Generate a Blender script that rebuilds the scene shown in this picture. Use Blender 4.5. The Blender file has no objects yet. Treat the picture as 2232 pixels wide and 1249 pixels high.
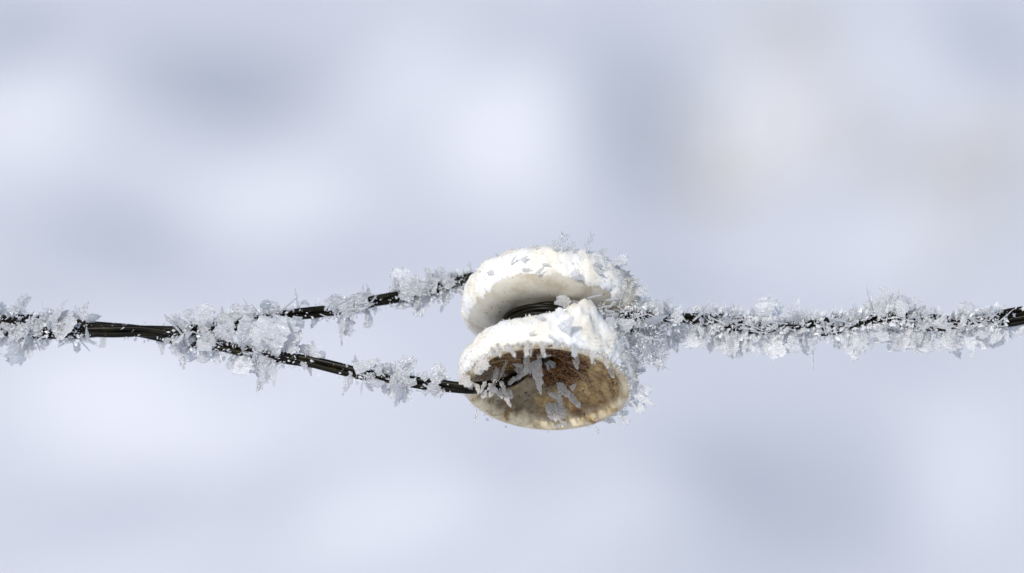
import bpy, math, random
import numpy as np
from mathutils import Vector, Matrix, noise
from mathutils.bvhtree import BVHTree

SC = bpy.context.scene
COL = SC.collection
PI = math.pi
rad = math.radians

# ------------------------------------------------------------------ camera
FW, FH = 2232.0, 1249.0            # the photograph's own pixels, used as a ruler
D = 1.34                           # metres from lens to the insulator
S = 0.241 / FW                     # metres per photograph pixel at that distance
PITCH = rad(20)
O = Vector((0.0, 0.0, 1.05))       # the point of the fence line at the middle of the frame
R_ = Vector((1, 0, 0))
U_ = Vector((0, math.sin(PITCH), math.cos(PITCH)))
T_ = Vector((0, -math.cos(PITCH), math.sin(PITCH)))
cam = bpy.data.cameras.new('camera')
camo = bpy.data.objects.new('camera', cam)
COL.objects.link(camo)
camo.location = O + T_ * D
camo.rotation_euler = (PI / 2 - PITCH, 0, 0)
cam.sensor_width = 36.0
cam.lens = 36.0 * D / (S * FW)
cam.clip_start, cam.clip_end = 0.01, 900.0
cam.dof.use_dof = True
cam.dof.focus_distance = D - 20 * S
cam.dof.aperture_fstop = 7.1
SC.camera = camo

# ------------------------------------------------------------------ daylight
SUN_EL = rad(46)
SUN_AZ = rad(-148)                 # compass angle of the sun, 0 = straight ahead (+Y), negative = left
SUN_DIR = Vector((math.cos(SUN_EL) * math.sin(SUN_AZ), math.cos(SUN_EL) * math.cos(SUN_AZ), math.sin(SUN_EL)))
w = bpy.data.worlds.new('World')
SC.world = w
w.use_nodes = True
wn = w.node_tree
sky = wn.nodes.new('ShaderNodeTexSky')
sky.sky_type = 'NISHITA'
sky.sun_disc = False
sky.sun_elevation = SUN_EL
sky.sun_rotation = SUN_AZ
sky.air_density = 1.0
sky.dust_density = 1.5
bg = wn.nodes['Background']
bg.inputs[1].default_value = 0.15
wn.links.new(sky.outputs[0], bg.inputs[0])
sl = bpy.data.lights.new('sun', 'SUN')
sl.energy = 3.2
sl.angle = rad(0.5)
sl.color = (1.0, 0.965, 0.905)
so = bpy.data.objects.new('sun', sl)
COL.objects.link(so)
so.rotation_euler = SUN_DIR.to_track_quat('Z', 'Y').to_euler()
SC.view_settings.view_transform = 'Standard'
SC.view_settings.look = 'None'
SC.view_settings.exposure = -0.28
SC.view_settings.gamma = 1.0
SC.render.engine = 'CYCLES'
SC.cycles.use_denoising = True
SC.cycles.max_bounces = 10
SC.cycles.transparent_max_bounces = 24
SC.cycles.diffuse_bounces = 5
SC.cycles.caustics_reflective = False
SC.cycles.caustics_refractive = False

# ------------------------------------------------------------------ helpers
def V(px, py, z=0.0):
    """point seen at pixel (px,py) lying z pixels nearer than the fence line; 'ruler' space, pixels"""
    k = 1 - z * S / D
    return Vector(((px - FW / 2) * k, (FH / 2 - py) * k, z))

def Wd(v):
    return O + (R_ * v[0] + U_ * v[1] + T_ * v[2]) * S

def Wdir(v):
    return R_ * v[0] + U_ * v[1] + T_ * v[2]

BASIS = np.array([list(R_), list(U_), list(T_)])
def Wnp(a):
    return np.asarray(a) @ BASIS * S + np.array(list(O))

def link(name, me, parent=None, mat=None):
    o = bpy.data.objects.new(name, me)
    COL.objects.link(o)
    if mat is not None and me is not None and not me.materials:
        me.materials.append(mat)
    if parent is not None:
        o.parent = parent
    return o

def thing(name, label, cat, loc, group=None):
    o = bpy.data.objects.new(name, None)
    o.empty_display_size = 0.02
    COL.objects.link(o)
    o.location = loc
    o['label'] = label
    o['category'] = cat
    if group:
        o['group'] = group
    return o

def mesh_np(name, verts, faces, smooth=False):
    me = bpy.data.meshes.new(name)
    me.from_pydata([tuple(v) for v in verts], [], [tuple(f) for f in faces])
    if smooth:
        me.polygons.foreach_set('use_smooth', [True] * len(me.polygons))
    me.update()
    return me

def smooth01(a, b, x):
    t = min(1.0, max(0.0, (x - a) / (b - a)))
    return t * t * (3 - 2 * t)

def catmull(pts, step):
    pts = [Vector(p) for p in pts]
    P = [pts[0] * 2 - pts[1]] + pts + [pts[-1] * 2 - pts[-2]]
    out = []
    for i in range(1, len(P) - 2):
        p0, p1, p2, p3 = P[i - 1], P[i], P[i + 1], P[i + 2]
        n = max(1, int((p2 - p1).length / step))
        for k in range(n):
            t = k / n
            out.append(0.5 * ((2 * p1) + (p2 - p0) * t + (2 * p0 - 5 * p1 + 4 * p2 - p3) * t * t + (3 * p1 - p0 - 3 * p2 + p3) * t ** 3))
    out.append(P[-2].copy())
    return out

def frames(path):
    tang = []
    n = len(path)
    for i in range(n):
        tang.append((path[min(n - 1, i + 1)] - path[max(0, i - 1)]).normalized())
    nrm = tang[0].orthogonal().normalized()
    fr = []
    for i in range(n):
        nrm = (nrm - tang[i] * nrm.dot(tang[i])).normalized()
        fr.append((tang[i], nrm, tang[i].cross(nrm)))
    return fr

def tube(path, radf, sides=10):
    """closed tube in ruler space -> verts, faces"""
    fr = frames(path)
    vs, fs = [], []
    for i, p in enumerate(path):
        t, a, b = fr[i]
        r = radf(i) if callable(radf) else radf
        for k in range(sides):
            q = 2 * PI * k / sides
            vs.append(p + (a * math.cos(q) + b * math.sin(q)) * r)
    for i in range(len(path) - 1):
        for k in range(sides):
            k2 = (k + 1) % sides
            fs.append((i * sides + k, i * sides + k2, (i + 1) * sides + k2, (i + 1) * sides + k))
    fs.append(tuple(range(sides))[::-1])
    b0 = (len(path) - 1) * sides
    fs.append(tuple(b0 + k for k in range(sides)))
    return vs, fs

# ------------------------------------------------------------------ materials
def new_mat(name):
    m = bpy.data.materials.new(name)
    m.use_nodes = True
    nt = m.node_tree
    for n in list(nt.nodes):
        nt.nodes.remove(n)
    out = nt.nodes.new('ShaderNodeOutputMaterial')
    return m, nt, out

def N(nt, typ, **kw):
    n = nt.nodes.new(typ)
    for k, v in kw.items():
        if k.startswith('i_'):
            n.inputs[k[2:].replace('_', ' ')].default_value = v
        else:
            setattr(n, k, v)
    return n

def ramp(nt, stops, interp='LINEAR'):
    r = nt.nodes.new('ShaderNodeValToRGB')
    r.color_ramp.interpolation = interp
    el = r.color_ramp.elements
    while len(el) < len(stops):
        el.new(0.5)
    for e, (p, c) in zip(el, stops):
        e.position = p
        e.color = c if len(c) == 4 else (*c, 1)
    return r

def mat_frost(name, transp, diff, gloss=0.14, rough=0.16, bump=0.7, scale=7.0, coord='Generated', transl=0.5):
    m, nt, out = new_mat(name)
    L = nt.links.new
    tc = N(nt, 'ShaderNodeTexCoord')
    no = N(nt, 'ShaderNodeTexNoise', i_Scale=scale, i_Detail=4.0, i_Roughness=0.7)
    L(tc.outputs[coord], no.inputs['Vector'])
    bp = N(nt, 'ShaderNodeBump', i_Strength=bump, i_Distance=0.0007 if coord == 'Generated' else 0.0004)
    L(no.outputs['Fac'], bp.inputs['Height'])
    d = N(nt, 'ShaderNodeBsdfDiffuse', i_Color=(*diff, 1))
    t = N(nt, 'ShaderNodeBsdfTranslucent', i_Color=(*diff, 1))
    g = N(nt, 'ShaderNodeBsdfGlossy', i_Color=(1, 1, 1, 1), i_Roughness=rough)
    tr = N(nt, 'ShaderNodeBsdfTransparent', i_Color=(0.98, 0.99, 1, 1))
    for q in (d, t, g):
        L(bp.outputs[0], q.inputs['Normal'])
    m1 = N(nt, 'ShaderNodeMixShader')
    m1.inputs[0].default_value = transl
    L(d.outputs[0], m1.inputs[1]); L(t.outputs[0], m1.inputs[2])
    m2 = N(nt, 'ShaderNodeMixShader')
    m2.inputs[0].default_value = gloss
    L(m1.outputs[0], m2.inputs[1]); L(g.outputs[0], m2.inputs[2])
    m3 = N(nt, 'ShaderNodeMixShader')
    mr = N(nt, 'ShaderNodeMapRange')
    mr.inputs['From Min'].default_value = 0.35
    mr.inputs['From Max'].default_value = 0.65
    mr.inputs['To Min'].default_value = max(0, transp - 0.25)
    mr.inputs['To Max'].default_value = transp + 0.2
    L(no.outputs['Fac'], mr.inputs['Value'])
    L(mr.outputs[0], m3.inputs[0])
    L(m2.outputs[0], m3.inputs[1]); L(tr.outputs[0], m3.inputs[2])
    L(m3.outputs[0], out.inputs[0])
    return m

M_PLATE = mat_frost('ice_plate', 0.30, (0.935, 0.94, 0.955), transl=.55)
M_FINE = mat_frost('fine_rime', 0.25, (0.94, 0.945, 0.955), gloss=.06, rough=.25, coord='Object', scale=900.0, bump=0.3)
M_RIGHT = mat_frost('feathery_ice', 0.34, (0.975, 0.975, 0.98), gloss=.1)
M_DUST = mat_frost('rime_dust', 0.0, (0.86, 0.835, 0.78), coord='Object', scale=900.0, bump=0.2, gloss=.05, rough=.3)
M_WHITE = mat_frost('dense_ice', 0.10, (0.92, 0.93, 0.95))
M_RIMER = mat_frost('feather_rime', 0.25, (0.98, 0.98, 0.98), coord='Object', scale=900.0, bump=0.3, gloss=.07, rough=.22)
M_CUPICE = mat_frost('clear_cup_ice', 0.38, (0.98, 0.94, 0.89), gloss=0.14)

def mat_crust():
    m, nt, out = new_mat('packed_rime')
    L = nt.links.new
    tc = N(nt, 'ShaderNodeTexCoord')
    n1 = N(nt, 'ShaderNodeTexNoise', i_Scale=700.0, i_Detail=6.0, i_Roughness=0.75)
    n2 = N(nt, 'ShaderNodeTexNoise', i_Scale=130.0, i_Detail=4.0)
    L(tc.outputs['Object'], n1.inputs['Vector']); L(tc.outputs['Object'], n2.inputs['Vector'])
    cr = ramp(nt, [(0.36, (0.83, 0.77, 0.655)), (0.5, (0.875, 0.85, 0.78)), (0.64, (0.87, 0.88, 0.895))])
    L(n2.outputs['Fac'], cr.inputs[0])
    bp = N(nt, 'ShaderNodeBump', i_Strength=0.35, i_Distance=0.0006)
    L(n1.outputs['Fac'], bp.inputs['Height'])
    p = N(nt, 'ShaderNodeBsdfPrincipled', i_Roughness=0.55)
    L(cr.outputs[0], p.inputs['Base Color']); L(bp.outputs[0], p.inputs['Normal'])
    p.inputs['Subsurface Weight'].default_value = 0.35
    p.inputs['Subsurface Radius'].default_value = (1.0, 0.9, 0.75)
    p.inputs['Subsurface Scale'].default_value = 0.0012
    L(p.outputs[0], out.inputs[0])
    return m
M_CRUST = mat_crust()

def mat_ceramic():
    m, nt, out = new_mat('glazed_porcelain')
    L = nt.links.new
    tc = N(nt, 'ShaderNodeTexCoord')
    n1 = N(nt, 'ShaderNodeTexNoise', i_Scale=160.0, i_Detail=5.0, i_Roughness=0.65)
    n2 = N(nt, 'ShaderNodeTexNoise', i_Scale=900.0, i_Detail=2.0)
    L(tc.outputs['Object'], n1.inputs['Vector']); L(tc.outputs['Object'], n2.inputs['Vector'])
    cr = ramp(nt, [(0.32, (0.36, 0.30, 0.20)), (0.5, (0.54, 0.495, 0.405)), (0.68, (0.62, 0.585, 0.505))])
    L(n1.outputs['Fac'], cr.inputs[0])
    sp = ramp(nt, [(0.27, (0, 0, 0)), (0.31, (1, 1, 1))])
    L(n2.outputs['Fac'], sp.inputs[0])
    mx = N(nt, 'ShaderNodeMix', data_type='RGBA')
    mx.inputs['A'].default_value = (0.16, 0.09, 0.04, 1)
    L(sp.outputs[0], mx.inputs['Factor']); L(cr.outputs[0], mx.inputs['B'])
    p = N(nt, 'ShaderNodeBsdfPrincipled', i_Roughness=0.22)
    p.inputs['Coat Weight'].default_value = 0.3
    p.inputs['Subsurface Weight'].default_value = 0.15
    p.inputs['Subsurface Radius'].default_value = (1.0, 0.7, 0.4)
    p.inputs['Subsurface Scale'].default_value = 0.0015
    L(mx.outputs['Result'], p.inputs['Base Color'])
    bp = N(nt, 'ShaderNodeBump', i_Strength=0.15, i_Distance=0.0005)
    L(n1.outputs['Fac'], bp.inputs['Height']); L(bp.outputs[0], p.inputs['Normal'])
    L(p.outputs[0], out.inputs[0])
    return m
M_CERAMIC = mat_ceramic()

def mat_cup():
    """stained inside of the cup; colour attribute 'stain' : R = rusty brown and painted left-wall shade, G = amber film, B = clean cream"""
    m, nt, out = new_mat('stained_porcelain')
    L = nt.links.new
    tc = N(nt, 'ShaderNodeTexCoord')
    at = N(nt, 'ShaderNodeAttribute', attribute_name='stain_shade')
    sep = N(nt, 'ShaderNodeSeparateColor')
    L(at.outputs['Color'], sep.inputs[0])
    n1 = N(nt, 'ShaderNodeTexNoise', i_Scale=260.0, i_Detail=6.0, i_Roughness=0.7)
    n2 = N(nt, 'ShaderNodeTexNoise', i_Scale=1100.0, i_Detail=3.0, i_Roughness=0.7)
    n3 = N(nt, 'ShaderNodeTexNoise', i_Scale=900.0, i_Detail=1.0)
    for n in (n1, n2, n3):
        L(tc.outputs['Object'], n.inputs['Vector'])
    base = ramp(nt, [(0.34, (0.06, 0.036, 0.012)), (0.5, (0.165, 0.12, 0.055)), (0.68, (0.26, 0.205, 0.115))])
    L(n1.outputs['Fac'], base.inputs[0])
    cream = ramp(nt, [(0.35, (0.22, 0.115, 0.035)), (0.44, (0.58, 0.46, 0.27)), (0.6, (0.78, 0.68, 0.48))])  # cream glaze, brightened to stand in for sun glowing through the lip
    L(n1.outputs['Fac'], cream.inputs[0])
    amber = ramp(nt, [(0.36, (0.085, 0.036, 0.006)), (0.5, (0.33, 0.20, 0.06)), (0.64, (0.62, 0.45, 0.20))])
    n4 = N(nt, 'ShaderNodeTexNoise', i_Scale=330.0, i_Detail=8.0, i_Roughness=0.8, i_Distortion=0.25)
    L(tc.outputs['Object'], n4.inputs['Vector'])
    L(n4.outputs['Fac'], amber.inputs[0])
    rust_shade = ramp(nt, [(0.36, (0.008, 0.004, 0.002)), (0.5, (0.12, 0.038, 0.005)), (0.66, (0.40, 0.17, 0.025))])
    L(n2.outputs['Fac'], rust_shade.inputs[0])
    def mixc(fac, a, b):
        x = N(nt, 'ShaderNodeMix', data_type='RGBA')
        L(fac, x.inputs['Factor']); L(a, x.inputs['A']); L(b, x.inputs['B'])
        return x.outputs['Result']
    c = mixc(sep.outputs[2], base.outputs[0], cream.outputs[0])
    c = mixc(sep.outputs[1], c, amber.outputs[0])
    c = mixc(sep.outputs[0], c, rust_shade.outputs[0])
    sp = ramp(nt, [(0.27, (1, 1, 1)), (0.31, (0, 0, 0))])
    L(n3.outputs['Fac'], sp.inputs[0])
    x = N(nt, 'ShaderNodeMix', data_type='RGBA')
    L(sp.outputs[0], x.inputs['Factor']); L(c, x.inputs['A']); x.inputs['B'].default_value = (0.04, 0.02, 0.01, 1)
    p = N(nt, 'ShaderNodeBsdfPrincipled', i_Roughness=0.26)
    L(x.outputs['Result'], p.inputs['Base Color'])
    bp = N(nt, 'ShaderNodeBump', i_Strength=0.5, i_Distance=0.0006)
    L(n2.outputs['Fac'], bp.inputs['Height']); L(bp.outputs[0], p.inputs['Normal'])
    L(p.outputs[0], out.inputs[0])
    return m
M_CUP = mat_cup()

def mat_simple(name, stops, scale, rough, spec=0.5, bump=0.2, dist=0.0003, coord='Object'):
    m, nt, out = new_mat(name)
    L = nt.links.new
    tc = N(nt, 'ShaderNodeTexCoord')
    n1 = N(nt, 'ShaderNodeTexNoise', i_Scale=scale, i_Detail=5.0, i_Roughness=0.65)
    L(tc.outputs[coord], n1.inputs['Vector'])
    cr = ramp(nt, stops)
    L(n1.outputs['Fac'], cr.inputs[0])
    p = N(nt, 'ShaderNodeBsdfPrincipled', i_Roughness=rough)
    p.inputs['Specular IOR Level'].default_value = spec
    bp = N(nt, 'ShaderNodeBump', i_Strength=bump, i_Distance=dist)
    L(n1.outputs['Fac'], bp.inputs['Height']); L(bp.outputs[0], p.inputs['Normal'])
    L(cr.outputs[0], p.inputs['Base Color'])
    L(p.outputs[0], out.inputs[0])
    return m
M_WIRE = mat_simple('black_wire', [(0.35, (0.0025, 0.0025, 0.0015)), (0.55, (0.007, 0.006, 0.0025)), (0.72, (0.022, 0.017, 0.005))], 220.0, 0.36, 0.13, 0.12)
M_DIRT = mat_simple('rust_crumbs', [(0.35, (0.02, 0.008, 0.002)), (0.5, (0.12, 0.045, 0.009)), (0.65, (0.38, 0.2, 0.06))], 1500.0, 0.35, 0.5, 0.2)
M_FIBRE = mat_simple('plant_fibre', [(0.35, (0.18, 0.11, 0.045)), (0.6, (0.45, 0.33, 0.18))], 400.0, 0.5)
M_SNOW = mat_simple('snow', [(0.35, (0.67, 0.687, 0.735)), (0.65, (0.705, 0.718, 0.758))], 3.0, 0.7, 0.25, 0.3, 0.02)
M_GRASS = mat_simple('dry_grass', [(0.35, (0.42, 0.33, 0.19)), (0.6, (0.6, 0.5, 0.32))], 30.0, 0.7)

# ------------------------------------------------------------------ snow field
# mounds and hollows lying on the ground: (pixel x, pixel y, half width, half height, how far it leans to (+) or from (-) the sun)
LEAN = [
    (400, 120, 380, 85, -0.6), (520, 250, 220, 80, -0.6), (150, 90, 180, 60, -0.3), (215, 560, 190, 45, -0.9), (1400, 330, 170, 130, -0.7),
    (1330, 170, 180, 70, -0.35), (1520, 590, 190, 70, -0.5), (900, 70, 110, 60, -0.2), (1760, 960, 340, 140, -0.26),
    (1560, 1080, 200, 80, -0.5), (1090, 1010, 120, 70, -0.45), (120, 1010, 160, 60, -0.35), (330, 960, 120, 50, -0.3), (2190, 60, 140, 70, -0.5),
    (2170, 330, 110, 60, -0.4), (60, 60, 120, 60, -0.4), (760, 560, 160, 40, -0.3), (1100, 200, 80, 40, -0.2), (2000, 720, 180, 60, -0.3), (600, 1060, 120, 40, -0.2),
    (810, 240, 150, 70, 0.9), (1130, 360, 170, 70, 0.9), (620, 470, 190, 60, 0.6), (60, 350, 160, 80, 0.7), (290, 830, 260, 60, 0.95),
    (1680, 210, 110, 80, 0.8), (1900, 500, 200, 70, 0.4), (860, 1110, 190, 80, 0.6), (260, 1170, 150, 60, 0.35), (2130, 960, 130, 140, 0.55),
    (760, 750, 160, 50, 0.35), (1150, 70, 130, 50, 0.35), (1950, 120, 120, 60, 0.25), (1330, 1190, 160, 50, 0.2), (620, 880, 200, 50, 0.35),
]
def ground_pt(px, py):
    d = (Wd(V(px, py, 0)) - camo.location)
    k = -camo.location.z / d.z
    return camo.location + d * k
BUMPS = []
for (px, py, sx, sy, a) in LEAN:
    c = ground_pt(px, py)
    ex = (ground_pt(px + sx, py) - c).length
    ey = (ground_pt(px, py - sy) - ground_pt(px, py + sy)).length / 2
    BUMPS.append((c.x, c.y, ex, ey, a))
SLOPE = 0.52
def snow_field():
    n = 520
    q = np.linspace(-1, 1, n)
    c0 = ground_pt(FW / 2, FH / 2)
    def spread(u, near, far):
        return near * u + (far - near) * np.sign(u) * np.abs(u) ** 9
    A = spread(q, 4.2, 420.0)                  # along the sun's ground direction, away from the sun
    Bq = spread(q, 4.2, 420.0)
    GA, GB = np.meshgrid(A, Bq)
    ux, uy = -math.sin(SUN_AZ), -math.cos(SUN_AZ)
    GX = c0.x + GA * ux - GB * uy
    GY = c0.y + GA * uy + GB * ux
    # each mound or hollow has its own slope along that direction; the height is its sum
    slope = np.zeros_like(GX)
    for (cx, cy, ex, ey, a) in BUMPS:
        slope += a * np.exp(-(((GX - cx) / ex) ** 2 + ((GY - cy) / ey) ** 2))
    slope *= SLOPE
    H = np.cumsum(slope * np.gradient(A)[None, :], axis=1)
    mid = n // 2
    H = H - H[:, mid:mid + 1]
    H = H * np.exp(-((GA / 3.2) ** 2 + (GB / 3.6) ** 2) ** 2)
    rng = np.random.RandomState(3)
    for k in range(26):                        # gentle wind-shaped undulation everywhere
        lam = 0.35 * 1.35 ** (k % 13)
        th = rng.uniform(0, 2 * PI)
        amp = 0.0042 * lam ** 0.9
        H += amp * np.sin((GX * math.cos(th) + GY * math.sin(th)) * 2 * PI / lam + rng.uniform(0, 6.28)) * np.exp(-lam / 8)
    verts = np.stack([GX, GY, H], -1).reshape(-1, 3)
    idx = np.arange(n * n).reshape(n, n)
    f = np.stack([idx[:-1, :-1], idx[:-1, 1:], idx[1:, 1:], idx[1:, :-1]], -1).reshape(-1, 4)
    me = mesh_np('snow_field', verts, f, True)
    o = link('snow_field', me, None, M_SNOW)
    o['kind'] = 'structure'
    o['label'] = 'sunlit undulating snow field far out of focus behind the fence'
    return BVHTree.FromPolygons([tuple(v) for v in verts], [tuple(int(k) for k in q) for q in f])
SNOW = snow_field()
def snow_h(x, y):
    h = SNOW.ray_cast(Vector((x, y, 5)), Vector((0, 0, -1)))
    return h[0].z if h[0] is not None else 0.0

def dry_grass():
    rng = random.Random(5)
    vs, fs = [], []
    for (px, py, ex, ey, n) in [(1640, 250, 90, 50, 34), (2120, 440, 100, 60, 36), (1560, 330, 60, 40, 16), (2180, 250, 60, 60, 12), (1900, 260, 120, 50, 20), (1700, 120, 60, 40, 14)]:
        for k in range(n):
            g = ground_pt(px + rng.gauss(0, ex), py + rng.gauss(0, ey))
            z = snow_h(g.x, g.y) - 0.005
            a = rng.uniform(0, 2 * PI); h = rng.uniform(0.02, 0.06); wd = 0.0012
            lean = Vector((math.cos(a), math.sin(a), 0)) * h * rng.uniform(0.1, 0.8)
            side = Vector((-math.sin(a), math.cos(a), 0)) * wd
            fw = Vector((math.cos(a), math.sin(a), 0)) * wd * 0.5
            b = Vector((g.x, g.y, z)); i = len(vs)
            m_ = b + lean * 0.4 + Vector((0, 0, h * 0.65)); t = b + lean + Vector((0, 0, h))
            vs += [b - side, b + side, b + fw, m_ - side * 0.8, m_ + side * 0.8, m_ + fw, t]
            fs += [(i, i + 1, i + 4, i + 3), (i + 1, i + 2, i + 5, i + 4), (i + 2, i, i + 3, i + 5), (i + 3, i + 4, i + 6), (i + 4, i + 5, i + 6), (i + 5, i + 3, i + 6)]
    o = link('dry_grass', mesh_np('dry_grass', vs, fs), None, M_GRASS)
    o['kind'] = 'stuff'
    o['label'] = 'sparse blurred straw coloured grass tips poking through the snow'
dry_grass()

# ------------------------------------------------------------------ the insulator, turned about its axis
AX = Vector((-0.040, -0.845, 0.53)).normalized()      # from the upper flange towards the cup's mouth
FR = (Vector((0, 0, 1)) - AX * AX.z).normalized()     # towards the viewer
RT = FR.cross(AX)
if RT.x < 0:
    RT = -RT
CEN = V(1192, 845, 30)                                # middle of the mouth
def sp(t, r, th):
    return CEN + AX * t + (FR * math.cos(th) + RT * math.sin(th)) * r

OUTER = [(-254, 28), (-261, 42), (-264, 90), (-264, 130), (-260, 152), (-250, 170), (-234, 182), (-212, 188), (-190, 187), (-173, 179), (-162, 163), (-157, 144), (-157, 124),
         (-161, 103), (-163, 90), (-158, 82), (-148, 79), (-128, 76), (-112, 79), (-102, 90), (-95, 110), (-88, 136), (-78, 159), (-62, 176), (-42, 186), (-20, 188), (-6, 186), (0, 180)]
INNER = [(0, 180), (3, 174), (1, 165), (-6, 157), (-16, 148), (-30, 132), (-42, 110), (-50, 86), (-55, 62), (-59, 43), (-68, 32), (-100, 27), (-160, 26), (-240, 26), (-254, 28)]
def dense(prof, step):
    p = catmull([Vector((a, b, 0)) for a, b in prof], step)
    return [(q.x, q.y) for q in p]
OUT_D = dense(OUTER, 6)
INN_D = dense(INNER, 6)
ORG = sp(-130, 0, 0)
INS = thing('ceramic_insulator', 'white porcelain spool insulator with brown stained cup, crusted with frost where the wires meet', 'insulator', Wd(ORG))

def revolve(prof, nth, disp=None):
    vs = []
    for i, (t, r) in enumerate(prof):
        for k in range(nth):
            th = 2 * PI * k / nth
            vs.append(sp(t, r, th) if disp is None else disp(i, t, r, th))
    fs = []
    for i in range(len(prof) - 1):
        for k in range(nth):
            k2 = (k + 1) % nth
            fs.append((i * nth + k, (i + 1) * nth + k, (i + 1) * nth + k2, i * nth + k2))
    return vs, fs
def rel(vs, origin):
    """ruler-space vertices -> metres relative to a thing's base"""
    a = np.array([list(v) for v in vs]) - np.array(list(origin))
    return a @ BASIS * S

def wob(th, t):
    return 1.0 * noise.noise(Vector((math.cos(th) * 1.3, math.sin(th) * 1.3, t * 0.012)))
def body_disp(i, t, r, th):
    return sp(t, r + (2.2 * wob(th, t) if r > 60 else 0), th)
NTH = 160
bv, bf = revolve(OUT_D, NTH, body_disp)
body = link('body', mesh_np('body', rel(bv, ORG), bf, True), INS, M_CERAMIC)
iv, if_ = revolve(INN_D, NTH, body_disp)
def dth0(a, b):
    return abs((a - b + PI) % (2 * PI) - PI)
cup_me = mesh_np('cup', rel(iv, ORG), if_, True)
ca = cup_me.color_attributes.new('stain_shade', 'FLOAT_COLOR', 'POINT')
cols = []
for i, (t, r) in enumerate(INN_D):
    for k in range(NTH):
        th = 2 * PI * k / NTH
        d = math.degrees(th)
        nz = noise.fractal(Vector((r * math.cos(th) / 40, r * math.sin(th) / 40, 3.0)), 0.8, 2.0, 4)
        nz2 = noise.fractal(Vector((r * math.cos(th) / 55 + 9, r * math.sin(th) / 55, 7.0)), 0.8, 2.0, 4)
        # angle measured from the near side, 90 = right, 180 = far/bottom, 270 = left
        right = max(0, math.cos(th - rad(105)))
        rust_shade = smooth01(0.15, 0.5, 1.1 - abs(r - 42) / 50 + nz * 0.45 - (0.9 if 185 < d < 300 and r > 55 else 0)) if t > -110 else 1
        rust_shade = max(rust_shade, 0.6 * smooth01(rad(48), rad(22), dth0(th, rad(292))) * smooth01(160, 138, r + nz * 10)) if t > -110 else 1  # shade on the cup's left wall, painted in through this brown channel
        amber = smooth01(0.1, 0.6, right * 1.35 - abs(r - 110) / 75 + nz2 * 0.5 + 0.12)
        cream = smooth01(138, 162, r + nz * 18 + (4 if d > 180 else 0))
        ring = math.exp(-((r - 146 - nz * 10) / 5.0) ** 2) * smooth01(-.25, .35, nz2 + 0.25 * right)
        rust_shade = max(rust_shade, 0.8 * ring)
        ring2 = math.exp(-((r - 116 - nz2 * 10) / 3.0) ** 2) * smooth01(0, .5, nz)
        rust_shade = max(rust_shade, 0.5 * ring2)
        amber *= 1 - cream * 0.75
        cols += [rust_shade, amber, cream, 1.0]
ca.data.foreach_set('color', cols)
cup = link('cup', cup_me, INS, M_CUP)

bvh_body = BVHTree.FromPolygons([v for v in bv] + [v for v in iv], [tuple(f) for f in bf] + [tuple(i + len(bv) for i in f) for f in if_])
EYE = Vector((0, 0, D / S))
def hit(px, py):
    """where the line of sight through a pixel meets the insulator (ruler space)"""
    d = (V(px, py, 0) - EYE).normalized()
    h = bvh_body.ray_cast(EYE, d)
    return (h[0], h[1]) if h[0] is not None else (None, None)

# frost crust lying over the flanges
def crust_part(lo, hi, thick, seed, name):
    prof = [p for p in OUT_D if lo <= p[0] <= hi and p[1] > 95]
    prof = dense(prof, 4.0)
    nth = 260
    vs = []; th_l = []
    for i, (t, r) in enumerate(prof):
        a = prof[max(0, i - 1)]; b = prof[min(len(prof) - 1, i + 1)]
        dt, dr = b[0] - a[0], b[1] - a[1]
        l = math.hypot(dt, dr) or 1
        nt_, nr = -dr / l, dt / l
        for k in range(nth):
            th = 2 * PI * k / nth
            p = sp(t, r, th)
            n1 = noise.fractal(p / 34 + Vector((seed, 0, 0)), 0.7, 2.0, 5)
            n2 = noise.fractal(p / 9 + Vector((0, seed, 0)), 0.7, 2.0, 3)
            h = thick(t, r, th, n1) + n2 * 1.1
            h = max(-3.0, h)
            if i in (0, len(prof) - 1):
                h = -3.0
            vs.append(p + (AX * nt_ + (FR * math.cos(th) + RT * math.sin(th)) * nr) * h)
            th_l.append(h)
    fs = []
    for i in range(len(prof) - 1):
        for k in range(nth):
            k2 = (k + 1) % nth
            q = (i * nth + k, (i + 1) * nth + k, (i + 1) * nth + k2, i * nth + k2)
            if max(th_l[j] for j in q) > -2.5:
                fs.append(q)
    me = mesh_np(name, rel(vs, ORG), fs, True)
    o = link(name, me, INS, M_CRUST)
    return vs, fs, th_l
def dth(a, b):
    return abs((a - b + PI) % (2 * PI) - PI)
def thick_up(t, r, th, n):
    edge = -183 + 4 * math.cos(th) + 8 * math.sin(th) * (1 if math.sin(th) > 0 else -1.1)        # how far down the rim the frost reaches
    c = smooth01(edge + 12, edge - 14, t + n * 13)
    return -3 + c * (9 + n * 5 + 4 * max(0, math.sin(th)))
def thick_lo(t, r, th, n):
    edge = -2 - 22 * smooth01(rad(100), rad(170), dth(th, 0))
    c = smooth01(edge + 6, edge - 12, t + n * 14)
    lump = 46 * math.exp(-((dth(th, rad(22)) / rad(15)) ** 2)) * math.exp(-((t + 84) / 26) ** 2)
    lump += 22 * math.exp(-((dth(th, rad(50)) / rad(22)) ** 2)) * math.exp(-((t + 80) / 28) ** 2)
    return -3 + c * (9 + n * 5) + lump * (0.9 + n * 0.35)
cr1 = crust_part(-266, -158, thick_up, 1.7, 'frost_crust')
cr2 = crust_part(-112, 1, thick_lo, 6.2, 'frost_crust')

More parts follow.
